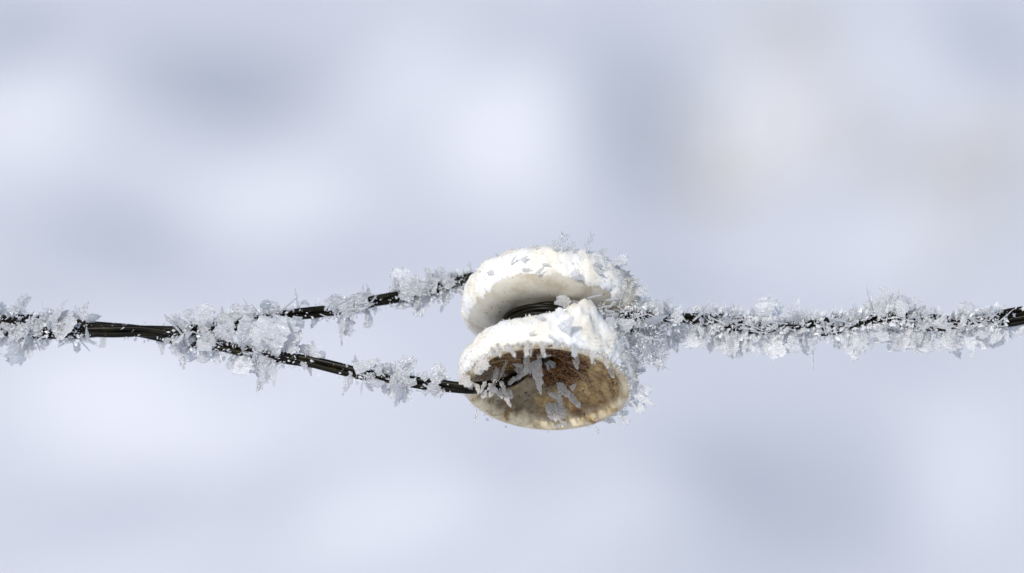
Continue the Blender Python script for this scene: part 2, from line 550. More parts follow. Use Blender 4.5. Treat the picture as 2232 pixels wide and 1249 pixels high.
# ------------------------------------------------------------------ wires
def rope(path, thing_o, origin, rs=7.0, rh=7.4, pitch=620.0, n=3, ph0=0.4):
    fr = frames(path)
    s = [0.0]
    for i in range(1, len(path)):
        s.append(s[-1] + (path[i] - path[i - 1]).length)
    for k in range(n):
        ps = []
        for i, p in enumerate(path):
            t, a, b = fr[i]
            q = 2 * PI * (s[i] / pitch + k / n) + ph0
            ps.append(p + (a * math.cos(q) + b * math.sin(q)) * rh)
        vs, fs = tube(ps, rs, 10)
        me = mesh_np('strand', rel(vs, origin), fs, True)
        link('strand', me, thing_o, M_WIRE)

def wind(x, y, z, ph, r):
    return V(x, y - r * math.sin(ph), z + r * math.cos(ph))
# left wire: comes in from the left, through the insulator's hole and back out to the left, twisted on itself
up_pts, lo_pts = [], []
for x, y in [(-4200 + 120 * k, 708 - 0.018 * (-4200 + 120 * k + 80)) for k in range(34)] + [(-80, 708), (0, 710), (80, 712), (160, 716), (240, 720), (310, 722)]:
    ph = 2 * PI * (x - 285) / 900
    up_pts.append(wind(x, y, -40, ph, 12))
    lo_pts.append(wind(x, y, -40, ph + PI, 12))
up_pts += [V(390, 724, -28), V(470, 714, -44), V(560, 700, -58), V(640, 687, -70), V(720, 675, -84), V(800, 661, -98), V(860, 649, -108), V(940, 630, -122), V(1010, 612, -134), V(1070, 602, -142), V(1140, 602, -146)]
lo_pts += [V(390, 739, -48), V(470, 753, -30), V(560, 769, -14), V(640, 783, -2), V(720, 799, 10), V(800, 816, 22), V(900, 834, 36), V(980, 841, 46), V(1030, 845, 48), V(1068, 843, 34), V(1100, 836, 8), V(1130, 819, -32), V(1162, 793, -38)]
hole = [sp(-275, 4, rad(270)), sp(-250, 2, 0), sp(-180, 0, 0), sp(-110, 0, 0), sp(-82, 4, rad(270))]
left_path = catmull(up_pts + hole + lo_pts[::-1], 9)
UP_PATH = [p for p in catmull(up_pts, 6) if p.x > -1900]
LO_PATH = [p for p in catmull(lo_pts, 6) if p.x > -1900]
LORG = V(330, 720, -40)
LW = thing('fence_wire', 'black stranded wire on the left, forked into a loop through the insulator cup', 'wire', Wd(LORG))
rope(left_path, LW, LORG)

# right wire: loops round the insulator's neck and is wound back on itself
RMID = [(1480, 694), (1560, 702), (1640, 712), (1720, 717), (1800, 712), (1880, 699), (1960, 697), (2040, 705), (2110, 704), (2170, 698), (2232, 686), (2330, 662)] + [(2450 + 100 * k, 640 - 9 * k) for k in range(38)]
ra, rb = [], []
for i, (x, y) in enumerate(RMID):
    ph = 2 * PI * (x - 1480) / 420
    ra.append(wind(x, y, -50, ph, 9.5))
    rb.append(wind(x, y, -50, ph + PI, 9.5))
neck = []
for k in range(0, 41):
    th = rad(62) - rad(17.0) * k
    neck.append(sp(-146 + 24 * k / 40.0, 104, th))
ja = [V(1400, 690, 8)]
jb = [V(1400, 712, -96)]
right_path = catmull(ra[::-1] + ja + neck + jb + rb, 9)
RA_PATH = [p for p in catmull(ra[::-1] + ja + neck[:4], 6) if p.x < 1900]
RB_PATH = [p for p in catmull(jb + rb, 6) if p.x < 1900]
RORG = V(1800, 710, -50)
RW = thing('fence_wire', 'thickly frosted black wire on the right, looped round the neck of the insulator', 'wire', Wd(RORG))
rope(right_path, RW, RORG, rs=5.6, rh=6.2, pitch=420)

# ------------------------------------------------------------------ frost crystals
RN = random.Random(11)
def blade_mesh(kind, seed, n=10):
    """serrated ice plate: unit length along +Y, full width 1 along X, lens-shaped section"""
    r = random.Random(seed)
    L, M, T, B = [], [], [], []
    skew = r.uniform(-0.25, 0.25)
    vs = []
    for i in range(n + 1):
        u = i / n
        if kind == 'lance':
            wl = 0.5 * (0.35 + 0.65 * math.sin(PI * min(1, 0.2 + u * 0.8))) * (1 - 0.55 * u) * 1.3
            wr = wl
        elif kind == 'fan':
            wl = 0.12 + 0.38 * u ** 0.8
            wr = 0.12 + 0.38 * u ** 0.8
            if u > 0.75:
                wl *= 1 - (u - 0.75) * r.uniform(1.2, 3.0)
                wr *= 1 - (u - 0.75) * r.uniform(1.2, 3.6)
        elif kind == 'strip':
            wl = wr = 0.42
        else:  # shard: pointed, broad base
            wl = 0.5 * (1 - u) ** 0.75 + 0.03
            wr = 0.5 * (1 - u) ** 1.1 + 0.03
        ser = 0.13 if i % 2 else -0.05
        if kind == 'strip':
            ser = 0.12 if i % 2 else -0.06
        wl = max(0.02, wl + ser * r.uniform(0.3, 1.0) * (0.35 + wl))
        wr = max(0.02, wr + ser * r.uniform(0.3, 1.0) * (0.35 + wr))
        cx = skew * u * u + r.uniform(-0.03, 0.03)
        zz = 0.10 * math.sin(u * 2.2 + seed) + r.uniform(-0.03, 0.03)
        yy = u
        vs += [(cx - wl, yy + r.uniform(-0.03, 0.03), zz + r.uniform(-0.07, 0.07)), (cx + r.uniform(-0.06, 0.06), yy, zz + r.uniform(0.05, 0.11)),
               (cx + wr, yy + r.uniform(-0.03, 0.03), zz + r.uniform(-0.07, 0.07)), (cx + r.uniform(-0.06, 0.06), yy, zz - r.uniform(0.05, 0.11))]
    fs = []
    for i in range(n):
        a, b = i * 4, i * 4 + 4
        for k in range(4):
            k2 = (k + 1) % 4
            q = (a + k, a + k2, b + k2, b + k)
            if r.random() < 0.5:
                fs += [(q[0], q[1], q[2]), (q[0], q[2], q[3])]
            else:
                fs += [(q[0], q[1], q[3]), (q[1], q[2], q[3])]
    fs += [(3, 2, 1, 0), (n * 4, n * 4 + 1, n * 4 + 2, n * 4 + 3)]
    return vs, fs
def octa(vs, fs, c, r, rr):
    i = len(vs)
    for d in ((1, 0, 0), (-1, 0, 0), (0, 1, 0), (0, -1, 0), (0, 0, 1), (0, 0, -1)):
        vs.append(tuple(c[k] + d[k] * r * rr.uniform(0.6, 1.3) for k in range(3)))
    for f in ((0, 2, 4), (2, 1, 4), (1, 3, 4), (3, 0, 4), (2, 0, 5), (1, 2, 5), (3, 1, 5), (0, 3, 5)):
        fs.append(tuple(i + k for k in f))
def grainy_mesh(kind, seed):
    vs, fs = blade_mesh(kind, seed)
    rr = random.Random(seed + 99)
    base = list(vs)
    for k in range(26):
        a = base[rr.randrange(4, len(base))]
        b = base[rr.randrange(4, len(base))] if rr.random() < 0.25 else a
        f = rr.uniform(0, 0.5)
        c = [a[j] * (1 - f) + b[j] * f for j in range(3)]
        octa(vs, fs, c, rr.uniform(0.04, 0.10), rr)
    return vs, fs
def bead_mesh(seed):
    """a string of rounded ice granules grown along a thin stem"""
    rr = random.Random(seed + 7)
    vs, fs = [], []
    spike(vs, fs, (0, 0, 0), (rr.uniform(-.1, .1), 1, 0), 0.16)
    for k in range(54):
        u = rr.uniform(0.02, 1.0)
        a = rr.uniform(0, 2 * PI)
        q = rr.uniform(0.1, 0.42) * (1.0 if int(u * 9) % 2 else 0.7)
        octa(vs, fs, (math.cos(a) * q, u, math.sin(a) * q * .8), rr.uniform(.10, .20), rr)
    # granules keep roughly round when the string is stretched
    return vs, fs
def spike(vs, fs, p, q, r):
    p = Vector(p); q = Vector(q)
    d = (q - p)
    a = d.orthogonal().normalized() * r
    b = d.normalized().cross(a)
    i = len(vs)
    vs += [tuple(p + a), tuple(p - a * 0.5 + b * 0.87), tuple(p - a * 0.5 - b * 0.87), tuple(q)]
    fs += [(i, i + 1, i + 3), (i + 1, i + 2, i + 3), (i + 2, i, i + 3), (i + 2, i + 1, i)]
def fern_mesh(seed):
    r = random.Random(seed)
    vs, fs = [], []
    spike(vs, fs, (0, 0, 0), (r.uniform(-.06, .06), 1, r.uniform(-.05, .05)), 0.05)
    n = 8
    for i in range(n):
        u = 0.12 + 0.8 * i / n
        for sgn in (-1, 1):
            if r.random() < 0.12:
                continue
            ln = 0.52 * (1 - u * 0.65) * r.uniform(0.6, 1.15)
            a = r.uniform(0.75, 1.1)
            p = Vector((0, u, r.uniform(-.03, .03)))
            q = p + Vector((sgn * math.sin(a) * ln, math.cos(a) * ln, r.uniform(-.12, .12)))
            spike(vs, fs, p, q, 0.035)
            for k in (0.45, 0.75):
                m_ = p.lerp(q, k)
                for s2 in (-1, 1):
                    e = m_ + Vector((sgn * math.sin(a + s2 * 0.95), math.cos(a + s2 * 0.95), r.uniform(-.3, .3))) * ln * 0.3
                    spike(vs, fs, m_, e, 0.025)
            octa(vs, fs, q, 0.035, r)
    return vs, fs
def needle_mesh(seed):
    r = random.Random(seed)
    vs, fs = [], []
    prev = None
    for j, (u, wd) in enumerate([(0, 0.42), (0.35, 0.5), (0.75, 0.4), (1.0, 0.16)]):
        cx = r.uniform(-.1, .1)
        for k in range(6):
            a = PI / 3 * k
            vs.append((cx + math.cos(a) * wd, u, math.sin(a) * wd * 0.7))
    for j in range(3):
        for k in range(6):
            k2 = (k + 1) % 6
            fs.append((j * 6 + k, j * 6 + k2, j * 6 + 6 + k2, j * 6 + 6 + k))
    fs += [(5, 4, 3, 2, 1, 0), (18, 19, 20, 21, 22, 23)]
    return vs, fs
LIB = {}
def lib(kind, mat):
    key = (kind, mat.name)
    if key not in LIB:
        L = []
        for s in range(7):
            if kind == 'fern':
                g = fern_mesh(s * 13 + 1)
            elif kind == 'bead':
                g = bead_mesh(s * 11 + 5)
            elif kind == 'needle':
                g = needle_mesh(s * 17 + 3)
            elif kind.startswith('g_'):
                g = grainy_mesh(kind[2:], s * 7 + 2)
            else:
                g = blade_mesh(kind, s * 5 + 4)
            me = mesh_np('ice_' + kind.replace('g_', 'grainy_'), g[0], g[1])
            me.materials.append(mat)
            L.append(me)
        LIB[key] = L
    return RN.choice(LIB[key])
NAMES = {'bead': 'ice_granules', 'fern': 'frost_feather', 'needle': 'ice_needle'}
def crystal(owner, origin, p, q, width, kind, mat, face=None, depth=0.55):
    """one crystal from p to q (ruler space); 'face' is roughly where its flat side looks"""
    y = q - p
    ln = y.length
    if ln < 1e-3:
        return
    y = y / ln
    f = Vector(face) if face is not None else Vector((RN.gauss(0, .5), RN.gauss(0, .5), 1))
    z = f - y * f.dot(y)
    if z.length < 1e-3:
        z = y.orthogonal()
    z.normalize()
    x = y.cross(z)
    sx = width
    sz = width * depth if kind != 'needle' else width
    mw = Matrix.Identity(4)
    X, Y, Z = Wdir(x) * sx * S, Wdir(y) * ln * S, Wdir(z) * sz * S
    loc = Wd(p) - Wd(origin)
    for i in range(3):
        mw[i][0], mw[i][1], mw[i][2], mw[i][3] = X[i], Y[i], Z[i], loc[i]
    o = bpy.data.objects.new(NAMES.get(kind, 'frost_plate'), lib(kind, mat))
    COL.objects.link(o)
    o.parent = owner
    o.matrix_local = mw
    return o

def near_z(path, x, y):
    return min(path, key=lambda p: (p.x - x) ** 2 + (p.y - y) ** 2).z
def placed(owner, origin, path, items, dz=12):
    for (x0, y0, x1, y1, wd, kind) in items:
        zz = near_z(path, x0 - FW / 2, FH / 2 - y0)
        front = 10 if kind.endswith('!') else RN.uniform(-dz, dz)
        if kind.endswith('!'):
            front = 20
        k = kind.rstrip('!')
        m = (M_RIGHT if owner is RW else M_PLATE) if k not in ('needle',) else M_WHITE
        wd *= 1.12 if owner is LW else 1.15
        p = V(x0, y0, zz + front)
        q = V(x1, y1, zz + front + RN.uniform(-0.35, 0.35) * math.hypot(x1 - x0, y1 - y0))
        crystal(owner, origin, p, q, wd, k, m)

ALL_L = UP_PATH + LO_PATH
placed(LW, LORG, ALL_L, [
    (36, 690, 56, 642, 26, 'g_strip'), (20, 700, 30, 668, 34, 'g_fan'), (104, 712, 148, 652, 15, 'lance!'), (172, 712, 184, 658, 32, 'g_shard'),
    (140, 715, 132, 680, 46, 'g_fan'), (43, 722, 38, 791, 74, 'g_fan'), (60, 722, 66, 778, 44, 'g_fan'), (97, 730, 98, 762, 24, 'g_lance'), (6, 700, -6, 664, 36, 'g_fan'), (2, 725, -10, 768, 40, 'g_fan'),
    (130, 740, 160, 690, 34, 'g_fan!'), (75, 725, 110, 690, 40, 'g_fan!'), (60, 700, 95, 735, 30, 'lance!'), (20, 735, 60, 715, 34, 'g_fan!'), (110, 705, 140, 720, 36, 'g_fan!'), (225, 736, 226, 758, 13, 'g_strip'), (118, 690, 100, 672, 12, 'lance'), (30, 720, 5, 700, 30, 'g_fan!'),
    (152, 735, 154, 748, 10, 'g_lance'), (190, 738, 190, 712, 9, 'lance!'),
    (378, 705, 356, 686, 13, 'lance'), (396, 705, 374, 681, 17, 'shard'), (371, 698, 417, 757, 6, 'needle!'), (384, 712, 420, 760, 5, 'needle!'),
    (440, 705, 453, 664, 40, 'g_fan'), (420, 700, 407, 674, 26, 'g_fan'), (438, 745, 452, 676, 34, 'fan!'), (486, 700, 483, 667, 7, 'needle'), (480, 705, 477, 682, 18, 'g_fan'),
    (556, 692, 530, 652, 6, 'needle'), (528, 712, 526, 668, 54, 'g_fan'), (500, 715, 505, 672, 30, 'g_fan'), (570, 700, 570, 667, 12, 'g_lance'), (590, 705, 585, 675, 30, 'g_fan'), (622, 700, 626, 675, 30, 'g_fan'),
    (560, 765, 585, 690, 60, 'fan!'), (600, 775, 610, 688, 66, 'fan!'), (632, 770, 630, 690, 52, 'fan!'), (520, 750, 555, 700, 48, 'fan!'), (500, 745, 490, 705, 40, 'g_fan!'), (575, 740, 635, 735, 50, 'g_fan!'),
    (612, 720, 600, 765, 60, 'g_fan!'), (640, 770, 625, 700, 44, 'g_fan!'),
    (398, 745, 400, 803, 42, 'g_shard'), (410, 748, 380, 775, 30, 'g_fan'), (444, 757, 450, 790, 36, 'g_fan'), (536, 765, 526, 818, 56, 'g_fan'), (515, 765, 508, 806, 34, 'g_fan'), (545, 770, 556, 812, 34, 'g_fan'),
    (588, 780, 566, 851, 40, 'g_shard'), (592, 785, 600, 843, 26, 'shard'), (580, 785, 580, 826, 44, 'g_fan'), (640, 765, 640, 735, 34, 'g_fan'), (455, 766, 476, 733, 6, 'needle!'), (500, 740, 470, 715, 30, 'g_fan!'), (410, 730, 395, 700, 34, 'g_fan!'), (425, 735, 400, 742, 28, 'g_fan!'),
    (470, 725, 500, 690, 46, 'fan!'), (530, 740, 540, 695, 50, 'g_fan!'), (620, 745, 655, 720, 44, 'g_fan!'), (590, 730, 560, 700, 50, 'g_fan!'), (470, 750, 440, 735, 40, 'g_fan!'), (550, 775, 590, 770, 46, 'g_fan!'), (600, 690, 604, 664, 30, 'shard'), (640, 740, 648, 690, 36, 'fan!'), (470, 760, 478, 792, 30, 'g_fan'),
    (672, 665, 660, 655, 14, 'g_fan'), (745, 690, 742, 752, 34, 'g_shard'), (765, 688, 755, 730, 34, 'g_fan'), (800, 678, 809, 712, 26, 'g_fan'), (793, 655, 790, 620, 5, 'needle'), (765, 655, 728, 640, 10, 'lance'),
    (778, 665, 786, 636, 30, 'g_fan'), (740, 680, 715, 650, 40, 'g_fan!'), (760, 690, 745, 655, 44, 'g_fan!'), (775, 680, 790, 645, 36, 'g_fan!'), (782, 672, 815, 660, 14, 'lance!'), (880, 640, 879, 584, 50, 'g_fan'), (868, 645, 862, 605, 30, 'g_fan'), (900, 635, 908, 600, 30, 'g_fan'),
    (937, 612, 924, 580, 10, 'shard'), (955, 612, 961, 583, 24, 'g_fan'), (985, 612, 990, 595, 24, 'g_fan'), (905, 650, 916, 690, 34, 'g_fan'), (880, 655, 878, 674, 28, 'g_fan'), (930, 640, 935, 668, 34, 'g_fan'), (965, 630, 970, 664, 30, 'g_fan'), (978, 630, 977, 660, 7, 'needle'),
    (880, 655, 895, 615, 50, 'g_fan!'), (915, 645, 925, 610, 46, 'g_fan!'), (945, 640, 940, 605, 40, 'g_fan!'), (975, 630, 980, 605, 34, 'g_fan!'), (870, 645, 850, 625, 26, 'g_fan'), (990, 625, 1008, 600, 20, 'fern'), (1000, 618, 1000, 640, 24, 'g_fan'),
    (680, 778, 683, 743, 24, 'g_lance'), (668, 775, 655, 752, 36, 'g_fan'), (704, 785, 706, 765, 16, 'g_fan'), (762, 808, 747, 848, 14, 'g_lance'), (772, 805, 828, 783, 22, 'lance!'), (775, 800, 810, 812, 26, 'g_fan!'), (838, 815, 848, 790, 26, 'g_fan'),
    (868, 840, 898, 778, 26, 'g_strip!'), (872, 838, 874, 884, 46, 'g_shard!'), (848, 838, 908, 832, 22, 'fan!'), (855, 845, 862, 868, 30, 'g_fan'), (890, 830, 850, 826, 30, 'g_fan!'), (945, 845, 962, 794, 36, 'g_fan!'), (955, 842, 938, 856, 26, 'g_fan!'), (930, 830, 918, 815, 20, 'g_fan!'), (800, 815, 812, 832, 26, 'g_fan!'), (830, 818, 818, 800, 20, 'g_fan!'), (952, 840, 948, 860, 16, 'g_lance!'),
    (655, 790, 670, 800, 14, 'g_fan!'), (690, 690, 680, 715, 16, 'g_lance'), (660, 700, 658, 715, 14, 'g_fan'),
], 10)
ALL_R = RA_PATH + RB_PATH
placed(RW, RORG, ALL_R, [
    (1440, 695, 1462, 645, 30, 'fern'), (1425, 690, 1435, 655, 34, 'g_fan'), (1545, 690, 1549, 646, 30, 'fern'), (1525, 690, 1520, 668, 28, 'g_fan'), (1600, 695, 1610, 666, 26, 'g_fan'), (1580, 695, 1570, 676, 24, 'fern'), (1545, 711, 1622, 696, 6, 'needle!'),
    (1665, 705, 1664, 648, 46, 'g_fan'), (1690, 705, 1705, 658, 40, 'fern'), (1645, 700, 1640, 675, 26, 'fern'), (1732, 705, 1738, 645, 34, 'fern'), (1755, 705, 1765, 670, 34, 'fern'), (1722, 735, 1727, 680, 9, 'lance!'), (1780, 705, 1786, 680, 26, 'fern'),
    (1500, 715, 1502, 758, 48, 'g_fan'), (1475, 715, 1480, 745, 34, 'g_fan'), (1520, 715, 1528, 745, 34, 'g_fan'), (1545, 715, 1546, 768, 32, 'g_shard'), (1575, 720, 1580, 750, 40, 'g_fan'), (1600, 722, 1600, 758, 34, 'g_fan'), (1665, 730, 1676, 768, 42, 'g_shard'), (1640, 728, 1645, 748, 28, 'g_fan'),
    (1720, 735, 1728, 766, 34, 'g_fan'), (1700, 735, 1705, 756, 26, 'g_fan'), (1757, 735, 1764, 772, 30, 'g_lance'), (1768, 735, 1773, 806, 6, 'needle'), (1430, 735, 1428, 788, 38, 'g_fan'), (1410, 740, 1405, 780, 34, 'g_fan'), (1465, 730, 1474, 768, 26, 'g_lance'), (1467, 700, 1463, 753, 7, 'needle!'), (1450, 730, 1455, 765, 30, 'g_fan'),
    (1925, 690, 1927, 622, 44, 'fern'), (1945, 690, 1957, 638, 34, 'fern'), (1910, 690, 1900, 655, 34, 'fern'), (1975, 690, 1972, 648, 38, 'g_fan'), (2000, 692, 2008, 652, 30, 'fern'), (1890, 690, 1906, 662, 30, 'g_fan'), (1885, 684, 1938, 716, 7, 'needle!'), (1960, 690, 1975, 660, 36, 'fan!'), (1930, 690, 1910, 668, 34, 'fan!'),
    (1852, 730, 1856, 787, 48, 'g_shard'), (1830, 730, 1832, 760, 36, 'g_fan'), (1872, 725, 1876, 770, 36, 'g_fan'), (1890, 725, 1894, 762, 34, 'g_fan'), (1920, 722, 1922, 748, 34, 'g_fan'), (1946, 722, 1950, 765, 30, 'g_fan'), (1980, 722, 1986, 762, 46, 'g_fan'), (2015, 725, 2022, 768, 48, 'g_fan'), (1960, 725, 1964, 750, 34, 'g_fan'),
    (2058, 722, 2092, 780, 28, 'g_lance'), (2070, 722, 2076, 756, 38, 'g_fan'), (2114, 735, 2118, 782, 22, 'g_shard'), (2172, 715, 2176, 757, 46, 'g_fan'), (2150, 715, 2150, 745, 34, 'g_fan'), (2205, 705, 2215, 735, 34, 'g_fan'), (2225, 700, 2240, 725, 34, 'g_fan'),
    (2120, 700, 2114, 666, 34, 'fern'), (2150, 700, 2152, 672, 34, 'g_fan'), (2165, 700, 2182, 664, 30, 'g_fan'), (2050, 716, 2056, 686, 40, 'shard!'), (2105, 718, 2135, 706, 8, 'lance!'), (2095, 722, 2102, 690, 16, 'fan!'), (2020, 700, 2010, 672, 20, 'fan!'), (1815, 705, 1825, 685, 30, 'g_fan'), (1850, 700, 1845, 678, 30, 'fern'),
], 16)

def scatter_on_path(owner, origin, path, n, weight, lo, hi, kinds, ang=None, mats=(M_PLATE,), rr=15, along=0.55, wr=(0.45, 0.9)):
    done = 0; guard = 0
    while done < n and guard < n * 60:
        guard += 1
        i = RN.randrange(1, len(path) - 1)
        p = path[i]
        px = p.x + FW / 2
        if px < -30 or px > FW + 30 or RN.random() > weight(px):
            continue
        t = (path[i + 1] - path[i - 1]).normalized()
        a = RN.uniform(0, 2 * PI) if ang is None else ang()
        ref = Vector((0, 1, 0))
        up = (ref - t * ref.dot(t)).normalized()
        sd = t.cross(up)
        d = (up * math.cos(a) + sd * math.sin(a))
        g = (d + t * RN.gauss(0, along)).normalized()
        ln = RN.uniform(lo, hi) * (0.75 + 0.5 * RN.random())
        k = RN.choice(kinds)
        wd = ln * RN.uniform(*wr) if k not in ('needle',) else RN.uniform(2.5, 5)
        b = p + d * (rr - 5)
        crystal(owner, origin, b, b + g * ln, wd, k, RN.choice(mats) if k != 'needle' else M_WHITE)
        done += 1

for k in range(24):                                  # long needles lying across the right wire
    x = RN.uniform(1440, 2190); i = min(range(len(RB_PATH)), key=lambda j: abs(RB_PATH[j].x + FW / 2 - x)); c = RB_PATH[i]
    a = RN.choice([RN.gauss(.4, .3), RN.gauss(-.4, .3), RN.gauss(1.4, .3)]); ln = RN.uniform(26, 56)
    h_ = Vector((math.cos(a), math.sin(a), RN.gauss(0, .15))) * ln / 2
    c2 = Vector((c.x, c.y + RN.gauss(0, 9), -18))
    crystal(RW, RORG, c2 - h_, c2 + h_, RN.uniform(3, 5), 'needle', M_WHITE)
for k in range(60):                                  # pale plumes hanging under it
    x = RN.uniform(1405, 2225); i = min(range(len(RB_PATH)), key=lambda j: abs(RB_PATH[j].x + FW / 2 - x)); c = RB_PATH[i]
    ln = RN.uniform(24, 56)
    p = Vector((x - FW / 2, c.y - 8, -50 + RN.uniform(-14, 26)))
    crystal(RW, RORG, p, p + Vector((RN.gauss(0, .3), -1, RN.gauss(.2, .3))) * ln, ln * RN.uniform(.6, 1.1), RN.choice(['g_fan', 'g_shard', 'g_fan', 'fern']), M_RIGHT)
def bumpsum(x, L, base=0.0):
    return base + sum(a * math.exp(-((x - c) / s_) ** 2) for c, s_, a in L)
w_up = lambda x: bumpsum(x, [(50, 70, 1.0), (145, 30, .9), (430, 50, .8), (560, 70, 1.0), (745, 40, .9), (800, 20, .4), (900, 40, 1.0), (970, 40, 1.0), (1004, 16, 1.0)])
w_lo = lambda x: bumpsum(x, [(50, 70, 1.0), (145, 30, .9), (430, 50, .8), (560, 70, 1.0), (800, 30, .6), (870, 35, 1.0), (950, 22, .9)])
scatter_on_path(LW, LORG, UP_PATH, 100, w_up, 20, 42, ['g_fan', 'lance', 'g_shard', 'fan', 'needle', 'shard', 'fern'])
scatter_on_path(LW, LORG, LO_PATH, 68, w_lo, 20, 42, ['g_fan', 'lance', 'g_shard', 'fan', 'needle', 'shard', 'fern'])
spiky = ['needle', 'shard', 'lance', 'needle', 'fern']
scatter_on_path(LW, LORG, UP_PATH, 44, w_up, 26, 52, spiky, along=.8, wr=(.14, .34))
scatter_on_path(LW, LORG, LO_PATH, 36, w_lo, 26, 52, spiky, along=.8, wr=(.14, .34))
w_r = lambda x: bumpsum(x, [(1430, 60, 1.0), (1560, 35, .7), (1680, 55, 0.9), (1750, 30, .6), (1860, 50, .8), (1955, 50, 1.0), (2030, 25, .5), (2110, 25, .6), (2165, 25, .9)], 0.16) * (0.25 if x > 2190 else 1) * (0 if x > 2260 else 1) * (0.35 if 1478 < x < 1512 else 1)
scatter_on_path(RW, RORG, RA_PATH, 52, w_r, 18, 42, ['g_fan', 'fern', 'g_lance', 'g_shard', 'fern', 'needle'], along=0.5, mats=(M_RIGHT,))
scatter_on_path(RW, RORG, RA_PATH, 34, w_r, 26, 52, ['g_fan', 'lance', 'needle', 'fan', 'fern'], along=1.1, mats=(M_RIGHT,), ang=lambda: -PI / 2 + RN.gauss(0, .7), wr=(.3, .75))
scatter_on_path(RW, RORG, RB_PATH, 44, w_r, 18, 42, ['g_fan', 'fern', 'g_lance', 'g_shard', 'fern', 'needle'], along=0.5, mats=(M_RIGHT,))
scatter_on_path(RW, RORG, RB_PATH, 40, w_r, 26, 52, ['g_fan', 'lance', 'needle', 'fan', 'fern'], along=1.1, mats=(M_RIGHT,), ang=lambda: -PI / 2 + RN.gauss(0, .7), wr=(.3, .75))

scatter_on_path(RW, RORG, RA_PATH, 30, w_r, 28, 56, spiky, along=.7, mats=(M_RIGHT,), wr=(.14, .34), rr=12)
scatter_on_path(RW, RORG, RB_PATH, 30, w_r, 28, 56, spiky, along=.7, mats=(M_RIGHT,), wr=(.14, .34), rr=12)
scatter_on_path(RW, RORG, RA_PATH, 14, lambda x: 1 if 1895 < x < 2010 else 0, 40, 66, ['fern', 'fern', 'needle', 'shard'], along=.4, mats=(M_RIGHT,), wr=(.3, .55), rr=12, ang=lambda: RN.gauss(0, .6))
# crystals on the insulator itself
def on_body(items, mat=None, lift=6):
    for it in items:
        x0, y0, x1, y1, wd, kind = it[:6]
        out_ = it[6] if len(it) > 6 else 0.5
        p, nrm = hit(x0, y0)
        if p is None:
            p = V(x0, y0, 0); nrm = Vector((0, 0, 1))
        ln = math.hypot(x1 - x0, y1 - y0)
        p = p + nrm * lift
        q = V(x1, y1, p.z + out_ * ln)
        k = kind
        crystal(INS, ORG, p, q, wd, k, mat or M_PLATE)
on_body([(1224, 556, 1232, 505, 46, 'fern', -.2), (1215, 556, 1208, 522, 26, 'fern', -.2), (1274, 560, 1292, 506, 26, 'fern', -.2), (1248, 558, 1250, 525, 22, 'fern', -.2), (1306, 562, 1320, 540, 26, 'fern', -.2), (1326, 580, 1368, 562, 26, 'g_fan', .2), (1338, 582, 1366, 572, 22, 'fern', .4), (1335, 585, 1355, 566, 26, 'fern', .2),
         (1345, 600, 1368, 592, 18, 'fern'), (1170, 550, 1172, 533, 12, 'fern'), (1090, 566, 1080, 552, 12, 'fern'), (1365, 620, 1398, 610, 26, 'fern'), (1372, 640, 1410, 630, 30, 'g_fan'), (1380, 660, 1420, 655, 34, 'fern')], M_PLATE)
on_body([(1118, 580, 1126, 556, 5, 'needle'), (1140, 590, 1158, 584, 6, 'lance'), (1142, 575, 1150, 558, 14, 'shard'), (1172, 597, 1190, 578, 12, 'shard'), (1182, 580, 1200, 576, 5, 'needle'), (1240, 600, 1262, 590, 20, 'g_fan'), (1290, 585, 1306, 575, 26, 'g_fan'), (1298, 600, 1300, 580, 26, 'g_shard'), (1068, 600, 1075, 590, 14, 'g_fan'),
         (1165, 700, 1186, 692, 16, 'g_fan'), (1185, 706, 1182, 690, 14, 'shard'), (1205, 690, 1240, 650, 40, 'fan'), (1245, 700, 1250, 645, 34, 'fan'), (1225, 728, 1250, 690, 34, 'shard'), (1155, 735, 1168, 720, 6, 'lance'), (1262, 690, 1275, 650, 30, 'fan'), (1195, 735, 1218, 742, 6, 'lance')], M_RIGHT, lift=10)
# right flank: tangle of needles and plates between the flanges and the wire
for k in range(92):
    x = RN.uniform(1292, 1440); y = RN.uniform(662, 775) + (x - 1290) * 0.1
    zz = RN.uniform(-30, 95) - (x - 1290) * 0.35
    a = RN.gauss(-0.25, 0.9)
    ln = RN.uniform(18, 46)
    kd = RN.choice(['needle', 'g_fan', 'fern', 'g_shard', 'lance', 'g_lance', 'needle'])
    p = V(x, y, zz); q = V(x + math.cos(a) * ln, y - math.sin(a) * ln, zz + RN.uniform(-.5, .6) * ln)
    crystal(INS, ORG, p, q, RN.uniform(3, 6) if kd == 'needle' else ln * RN.uniform(.35, .8), kd, RN.choice([M_RIGHT, M_RIGHT, M_WHITE]))
for (x0, y0, x1, y1) in [(1290, 660, 1312, 690), (1300, 672, 1340, 664), (1310, 690, 1350, 682), (1302, 700, 1345, 700), (1280, 650, 1312, 642), (1298, 680, 1306, 706), (1330, 670, 1342, 650), (1390, 690, 1412, 684), (1412, 684, 1446, 700), (1320, 655, 1352, 650)]:
    zz = 70 - (x0 - 1290) * 0.3
    crystal(INS, ORG, V(x0, y0, zz), V(x1, y1, zz + 8), 4.5, 'needle', M_WHITE)
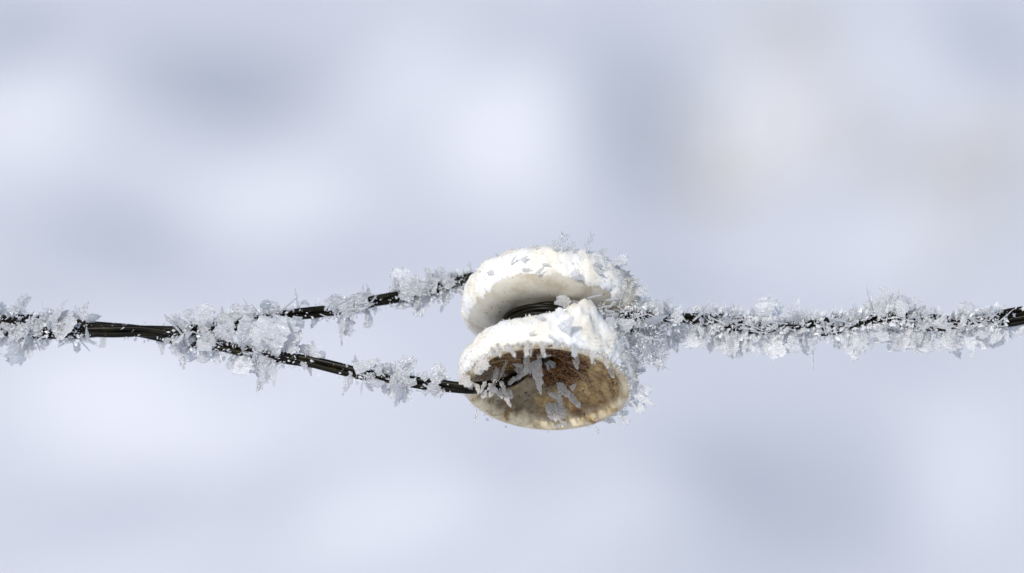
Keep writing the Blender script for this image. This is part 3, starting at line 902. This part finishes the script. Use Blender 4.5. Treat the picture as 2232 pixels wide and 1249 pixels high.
# right and lower edge of the cup
for k in range(64):
    th = rad(RN.uniform(70, 150)); t = RN.uniform(-60, -6)
    p = sp(t, 190, th)
    g = (FR * math.cos(th) + RT * math.sin(th) + Vector((RN.gauss(0, .5), RN.gauss(0, .5), RN.gauss(0.2, .5)))).normalized()
    ln = RN.uniform(10, 30)
    crystal(INS, ORG, p, p + g * ln, ln * RN.uniform(.4, .8), RN.choice(['g_fan', 'fern', 'g_lance', 'fern']), M_RIGHT)
on_body([(1378, 850, 1428, 880, 20, 'g_lance'), (1380, 840, 1416, 856, 26, 'g_fan'), (1376, 870, 1400, 900, 26, 'g_fan'), (1350, 905, 1366, 925, 24, 'g_fan'), (1300, 930, 1306, 943, 12, 'g_fan'), (1040, 890, 1036, 920, 14, 'g_fan'), (1065, 905, 1062, 918, 12, 'fern'), (1105, 922, 1102, 932, 10, 'fern')], M_PLATE)
# inside the cup
CUPI = [(1150, 744, 1147, 776, 14, 'bead'), (1147, 772, 1147, 808, 16, 'bead'), (1160, 746, 1156, 780, 12, 'fern'), (1180, 744, 1187, 776, 12, 'bead'), (1187, 774, 1197, 804, 13, 'bead'), (1250, 750, 1254, 776, 15, 'bead'), (1253, 772, 1259, 801, 17, 'bead'), (1164, 786, 1179, 855, 32, 'g_shard'), (1124, 806, 1150, 812, 16, 'bead'), (1140, 800, 1118, 793, 10, 'g_lance'), (1118, 832, 1150, 806, 13, 'bead'), (1128, 826, 1136, 800, 20, 'fern'), (1095, 845, 1075, 838, 14, 'fern'), (1062, 846, 1084, 852, 14, 'g_fan'), (1036, 836, 1046, 856, 14, 'bead'), (1050, 850, 1058, 832, 12, 'bead'), (1066, 836, 1078, 850, 12, 'bead'), (1090, 832, 1100, 846, 11, 'bead'), (1108, 838, 1120, 822, 12, 'bead'), (1022, 846, 1030, 834, 11, 'bead'), (1080, 846, 1072, 822, 10, 'fern'),
        (1074, 842, 1086, 798, 22, 'fern'), (1088, 828, 1106, 783, 12, 'fern'), (1055, 776, 1054, 806, 34, 'g_fan'), (1044, 790, 1040, 816, 26, 'g_fan'), (1084, 750, 1090, 777, 10, 'bead'), (1106, 750, 1123, 777, 11, 'bead'), (1072, 756, 1074, 772, 10, 'bead'), (1128, 746, 1130, 758, 9, 'bead'), (1210, 744, 1211, 756, 8, 'bead'), (1228, 746, 1229, 756, 8, 'bead'), (1275, 762, 1278, 774, 8, 'bead'), (1098, 752, 1104, 764, 10, 'fern'), (1290, 770, 1293, 793, 9, 'g_lance'), (1318, 785, 1326, 803, 9, 'bead'), (1325, 801, 1337, 821, 10, 'bead'), (1330, 800, 1334, 812, 9, 'fern'),
        (1216, 838, 1240, 862, 20, 'bead'), (1238, 858, 1264, 886, 16, 'bead'), (1226, 842, 1220, 866, 15, 'bead'), (1244, 848, 1258, 836, 14, 'shard'), (1198, 856, 1222, 872, 15, 'bead'), (1218, 868, 1224, 884, 14, 'bead'), (1222, 920, 1240, 927, 10, 'bead'), (1206, 930, 1226, 926, 9, 'bead'),
        (1060, 850, 1052, 868, 14, 'g_fan'), (1075, 848, 1066, 866, 12, 'g_lance'), (1094, 846, 1112, 882, 14, 'bead'), (1084, 850, 1096, 866, 13, 'bead'), (1108, 850, 1116, 868, 12, 'bead'), (1030, 830, 1026, 850, 14, 'fern'), (1010, 812, 1008, 838, 20, 'g_fan'), (1020, 818, 1018, 844, 22, 'g_fan'), (1170, 775, 1200, 770, 16, 'g_strip'), (1197, 785, 1210, 800, 16, 'g_fan')]
for it in CUPI:
    p, nrm = hit(it[0], it[1])
    if p is None:
        p = V(it[0], it[1], 40); nrm = Vector((0, 0, 1))
    z0 = p.z + 14
    if it[0] < 1180 and it[1] > 770:
        z0 = max(z0, near_z(LO_PATH, it[0] - FW / 2, FH / 2 - it[1]) + 20)
    ln = math.hypot(it[2] - it[0], it[3] - it[1])
    h2, n2 = hit(it[2], it[3])
    z1 = z0 + 0.1 * ln
    if h2 is not None:
        z1 = max(z1, h2.z + 6) if it[0] < 1400 else z1
        z1 = min(z1, z0 + 0.9 * ln)
    crystal(INS, ORG, V(it[0], it[1], z0), V(it[2], it[3], z1), it[4], it[5], M_CUPICE if it[0] not in (1250, 1114) else M_WHITE, face=(RN.gauss(0, .2), RN.gauss(0, .2), 1), depth=0.4)
# the round scalloped plate near the bottom of the cup
def rosette():
    vs, fs = [(0, 0, 0.10), (0, 0, -0.10)], []
    r = random.Random(4)
    n = 26
    for k in range(n):
        a = 2 * PI * k / n
        q = (0.5 if k % 2 else 0.42) * r.uniform(0.88, 1.1)
        vs.append((math.cos(a) * q, math.sin(a) * q * 0.9, r.uniform(-.03, .03)))
    for k in range(n):
        a, b = 2 + k, 2 + (k + 1) % n
        fs += [(0, a, b), (1, b, a)]
    base = list(vs)
    for k in range(46):
        a = base[r.randrange(2, len(base))]; f = r.choice([1, 1, .9, .6, .4, .3])
        octa(vs, fs, (a[0] * f, a[1] * f, 0.08 * (1 - f) + .03), r.uniform(.03, .06), r)
    me = mesh_np('ice_rosette', vs, fs)
    me.materials.append(M_CUPICE)
    for (x, y, sz) in [(1214, 897, 50), (1202, 888, 30)]:
        h, nn = hit(x, y)
        o = bpy.data.objects.new('ice_rosette', me)
        COL.objects.link(o)
        o.parent = INS
        z = Wdir((0.1, 0.1, 1)); y_ = Wdir((0, 1, -0.1)); x_ = Wdir((1, 0, -.1))
        mw = Matrix.Identity(4)
        loc = Wd(h + Vector((0, 0, 10))) - Wd(ORG)
        for i in range(3):
            mw[i][0], mw[i][1], mw[i][2], mw[i][3] = x_[i] * sz * S, y_[i] * sz * S, z[i] * sz * S, loc[i]
        o.matrix_local = mw
rosette()

# ------------------------------------------------------------------ fine rime, crumbs and fibres (uncountable)
class Bulk:
    """many tiny double-ended blades in one mesh"""
    def __init__(self):
        self.p, self.g, self.n, self.l, self.w = [], [], [], [], []
    def add(self, p, g, l, w):
        self.p.append(tuple(p)); self.g.append(tuple(g)); self.l.append(l); self.w.append(w)
    def build(self, name, owner, origin, mat, seed=1, flat=0.35):
        r = np.random.RandomState(seed)
        p = np.array(self.p); g = np.array(self.g); l = np.array(self.l)[:, None]; wd = np.array(self.w)[:, None]
        g /= np.linalg.norm(g, axis=1, keepdims=True)
        rnd = r.normal(size=g.shape)
        x = np.cross(g, rnd); x /= np.linalg.norm(x, axis=1, keepdims=True)
        z = np.cross(g, x)
        m = p + g * l * r.uniform(.35, .7, (len(p), 1))
        V6 = np.stack([p, p + g * l, m + x * wd, m - x * wd * r.uniform(.5, 1.2, (len(p), 1)), m + z * wd * flat, m - z * wd * flat], 1)
        verts = (V6.reshape(-1, 3) - np.array(list(origin))) @ BASIS * S
        tri = np.array([(0, 2, 4), (0, 4, 3), (0, 3, 5), (0, 5, 2), (1, 4, 2), (1, 3, 4), (1, 5, 3), (1, 2, 5)])
        f = (np.arange(len(p))[:, None, None] * 6 + tri[None]).reshape(-1, 3)
        o = link(name, mesh_np(name, verts, f), owner, mat)
        o['kind'] = 'stuff'
        return o
def rime_on_crust(cr, n, bulk):
    vs, fs, th = cr
    ok = [f for f in fs if min(th[j] for j in f) > 1.0]
    for k in range(n):
        f = RN.choice(ok)
        a, b, c, d = (vs[j] for j in f)
        u, v = RN.random(), RN.random()
        p = a.lerp(b, u).lerp(d.lerp(c, u), v)
        nn = (b - a).cross(d - a)
        if nn.length < 1e-6:
            continue
        nn.normalize()
        out_ = (p - CEN); out_ -= AX * out_.dot(AX)
        if nn.dot(out_) < 0:
            nn = -nn
        right = smooth01(1260, 1390, p.x + FW / 2)
        l = RN.uniform(1.8, 4.6) * (1 + 1.5 * right * RN.random())
        if RN.random() < 0.04:
            l *= 2
        g = nn + Vector((RN.gauss(0, .6), RN.gauss(0.15, .6), RN.gauss(0, .6)))
        bulk.add(p - nn * 1.5, g, l, l * RN.uniform(.12, .4))
B = Bulk()
rime_on_crust(cr1, 10000, B)
rime_on_crust(cr2, 10000, B)
B.build('rime_dust', INS, ORG, M_DUST, 7)
B = Bulk()
for k in range(1500):                                # ragged fringe along the near lip and its underside
    th = rad(RN.uniform(-100, 120)); t = RN.uniform(-12, 2)
    p = sp(t, 186 - RN.uniform(0, 8), th)
    g = AX * RN.uniform(.2, 1) + (FR * math.cos(th) + RT * math.sin(th)) * RN.uniform(-.3, .9) + Vector((RN.gauss(0, .4), RN.gauss(0, .4), RN.gauss(0, .4)))
    l = RN.uniform(3, 9)
    B.add(p, g, l, l * RN.uniform(.15, .4))
for k in range(1600):                                # under the upper flange, sparse
    th = rad(RN.uniform(-90, 90)); r_ = RN.uniform(150, 186)
    if noise.noise(Vector((th * 3, r_ / 30, 2.2))) < 0.05:
        continue
    p = sp(-176 - (r_ - 150) * .25, r_, th)
    g = AX + (FR * math.cos(th) + RT * math.sin(th)) * RN.uniform(-.3, .9) + Vector((RN.gauss(0, .4), RN.gauss(0, .4), RN.gauss(0, .4)))
    l = RN.uniform(2, 8)
    B.add(p, g, l, l * RN.uniform(.2, .45))
for k in range(2600):                                # feathery fuzz on the right flank
    x = RN.uniform(1292, 1450); y = RN.uniform(656, 790) + (x - 1290) * .08
    zz = RN.uniform(-60, 70) - (x - 1290) * .3
    l = RN.uniform(4, 14)
    B.add(V(x, y, zz), (RN.gauss(.3, .8), RN.gauss(0, .8), RN.gauss(.2, .8)), l, l * RN.uniform(.1, .3))
for k in range(700):                                 # thin fuzz on the far lower edge of the cup
    th = rad(RN.uniform(110, 262)); t = RN.uniform(-60, -3)
    p = sp(t, 186, th)
    l = RN.uniform(3, 9)
    B.add(p, (FR * math.cos(th) + RT * math.sin(th)) + Vector((RN.gauss(0, .5), RN.gauss(0, .5), RN.gauss(0, .5))), l, l * RN.uniform(.15, .35))
B.build('fine_frost', INS, ORG, M_RIMER, 2)

def rime_on_path(bulk, path, n, weight, lo, hi, rr=14.5, wr=(.14, .42)):
    done = 0; g_ = 0
    while done < n and g_ < n * 40:
        g_ += 1
        i = RN.randrange(1, len(path) - 1); p = path[i]
        if RN.random() > weight(p.x + FW / 2):
            continue
        t = (path[i + 1] - path[i - 1]).normalized()
        a = RN.uniform(0, 2 * PI)
        up = t.orthogonal().normalized(); sd = t.cross(up)
        d = up * math.cos(a) + sd * math.sin(a)
        l = RN.uniform(lo, hi)
        off = rr if RN.random() < 0.6 else rr + min(7, RN.expovariate(1 / 4.0))
        bulk.add(p + d * off + t * RN.uniform(-3, 3), d + t * RN.gauss(0, .7) + sd * RN.gauss(0, .4), l, l * RN.uniform(*wr))
        done += 1
B = Bulk()
rime_on_path(B, UP_PATH, 2600, lambda x: w_up(x) + .006, 4, 14)
rime_on_path(B, LO_PATH, 2000, lambda x: w_lo(x) + .006, 4, 14)
rime_on_path(B, UP_PATH, 420, lambda x: 1 if x > -20 else 0, 1.6, 4.5)
rime_on_path(B, LO_PATH, 420, lambda x: 1 if x > -20 else 0, 1.6, 4.5)
w_far = lambda x: max(0.0, math.sin(x / 47.0) * math.sin(x / 111.0 + 1)) if x < -20 or x > 2250 else 0
rime_on_path(B, UP_PATH, 900, w_far, 8, 34)
rime_on_path(B, LO_PATH, 900, w_far, 8, 34)
B.build('fine_frost', LW, LORG, M_FINE, 3)
B = Bulk()
rime_on_path(B, RA_PATH, 2800, w_r, 5, 22, 12, (.1, .36))
rime_on_path(B, RB_PATH, 3000, w_r, 5, 22, 12, (.1, .36))
rime_on_path(B, RA_PATH, 900, w_far, 8, 34)
rime_on_path(B, RB_PATH, 900, w_far, 8, 34)
B.build('fine_frost', RW, RORG, M_RIMER, 4)

# crumbs of rust and withered matter in the cup
B = Bulk()
for k in range(3800):
    r_ = abs(RN.gauss(42, 26)); th = RN.uniform(0, 2 * PI); d = math.degrees(th)
    if r_ > 62 and 190 < d < 310:
        continue
    if r_ < 28 or r_ > 150 or (r_ > 90 and RN.random() < .5):
        continue
    t = np.interp(r_, [28, 43, 62, 86, 110, 132, 148, 157], [-72, -59, -55, -50, -42, -30, -16, -6])
    p = sp(t + RN.uniform(0, 3), r_, th)
    l = RN.uniform(2.5, 7.5)
    B.add(p, (RN.gauss(0, 1), RN.gauss(0, 1), RN.gauss(.4, 1)), l, l * RN.uniform(.2, .5))
B.build('rust_crumbs', INS, ORG, M_DIRT, 5, flat=.6)
vs, fs = [], []
for k in range(80):
    th = rad(RN.uniform(40, 330)); r0 = RN.uniform(50, 155)
    pts = []
    curl = RN.uniform(-.25, .25); th1 = th
    dr = RN.uniform(-26, 26) * .4
    for j in range(6):
        r1 = min(165, max(35, r0 + dr * j))
        t = np.interp(r1, [28, 43, 62, 86, 110, 132, 148, 157, 165], [-72, -59, -55, -50, -42, -30, -16, -6, 1])
        pts.append(sp(t + 3 + RN.uniform(0, 3), r1, th1))
        th1 += curl * .35
    v, f = tube(catmull(pts, 8), RN.uniform(.35, .9), 4)
    b = len(vs); vs += v; fs += [tuple(i + b for i in q) for q in f]
o = link('plant_fibres', mesh_np('plant_fibres', rel(vs, ORG), fs), INS, M_FIBRE)
o['kind'] = 'stuff'
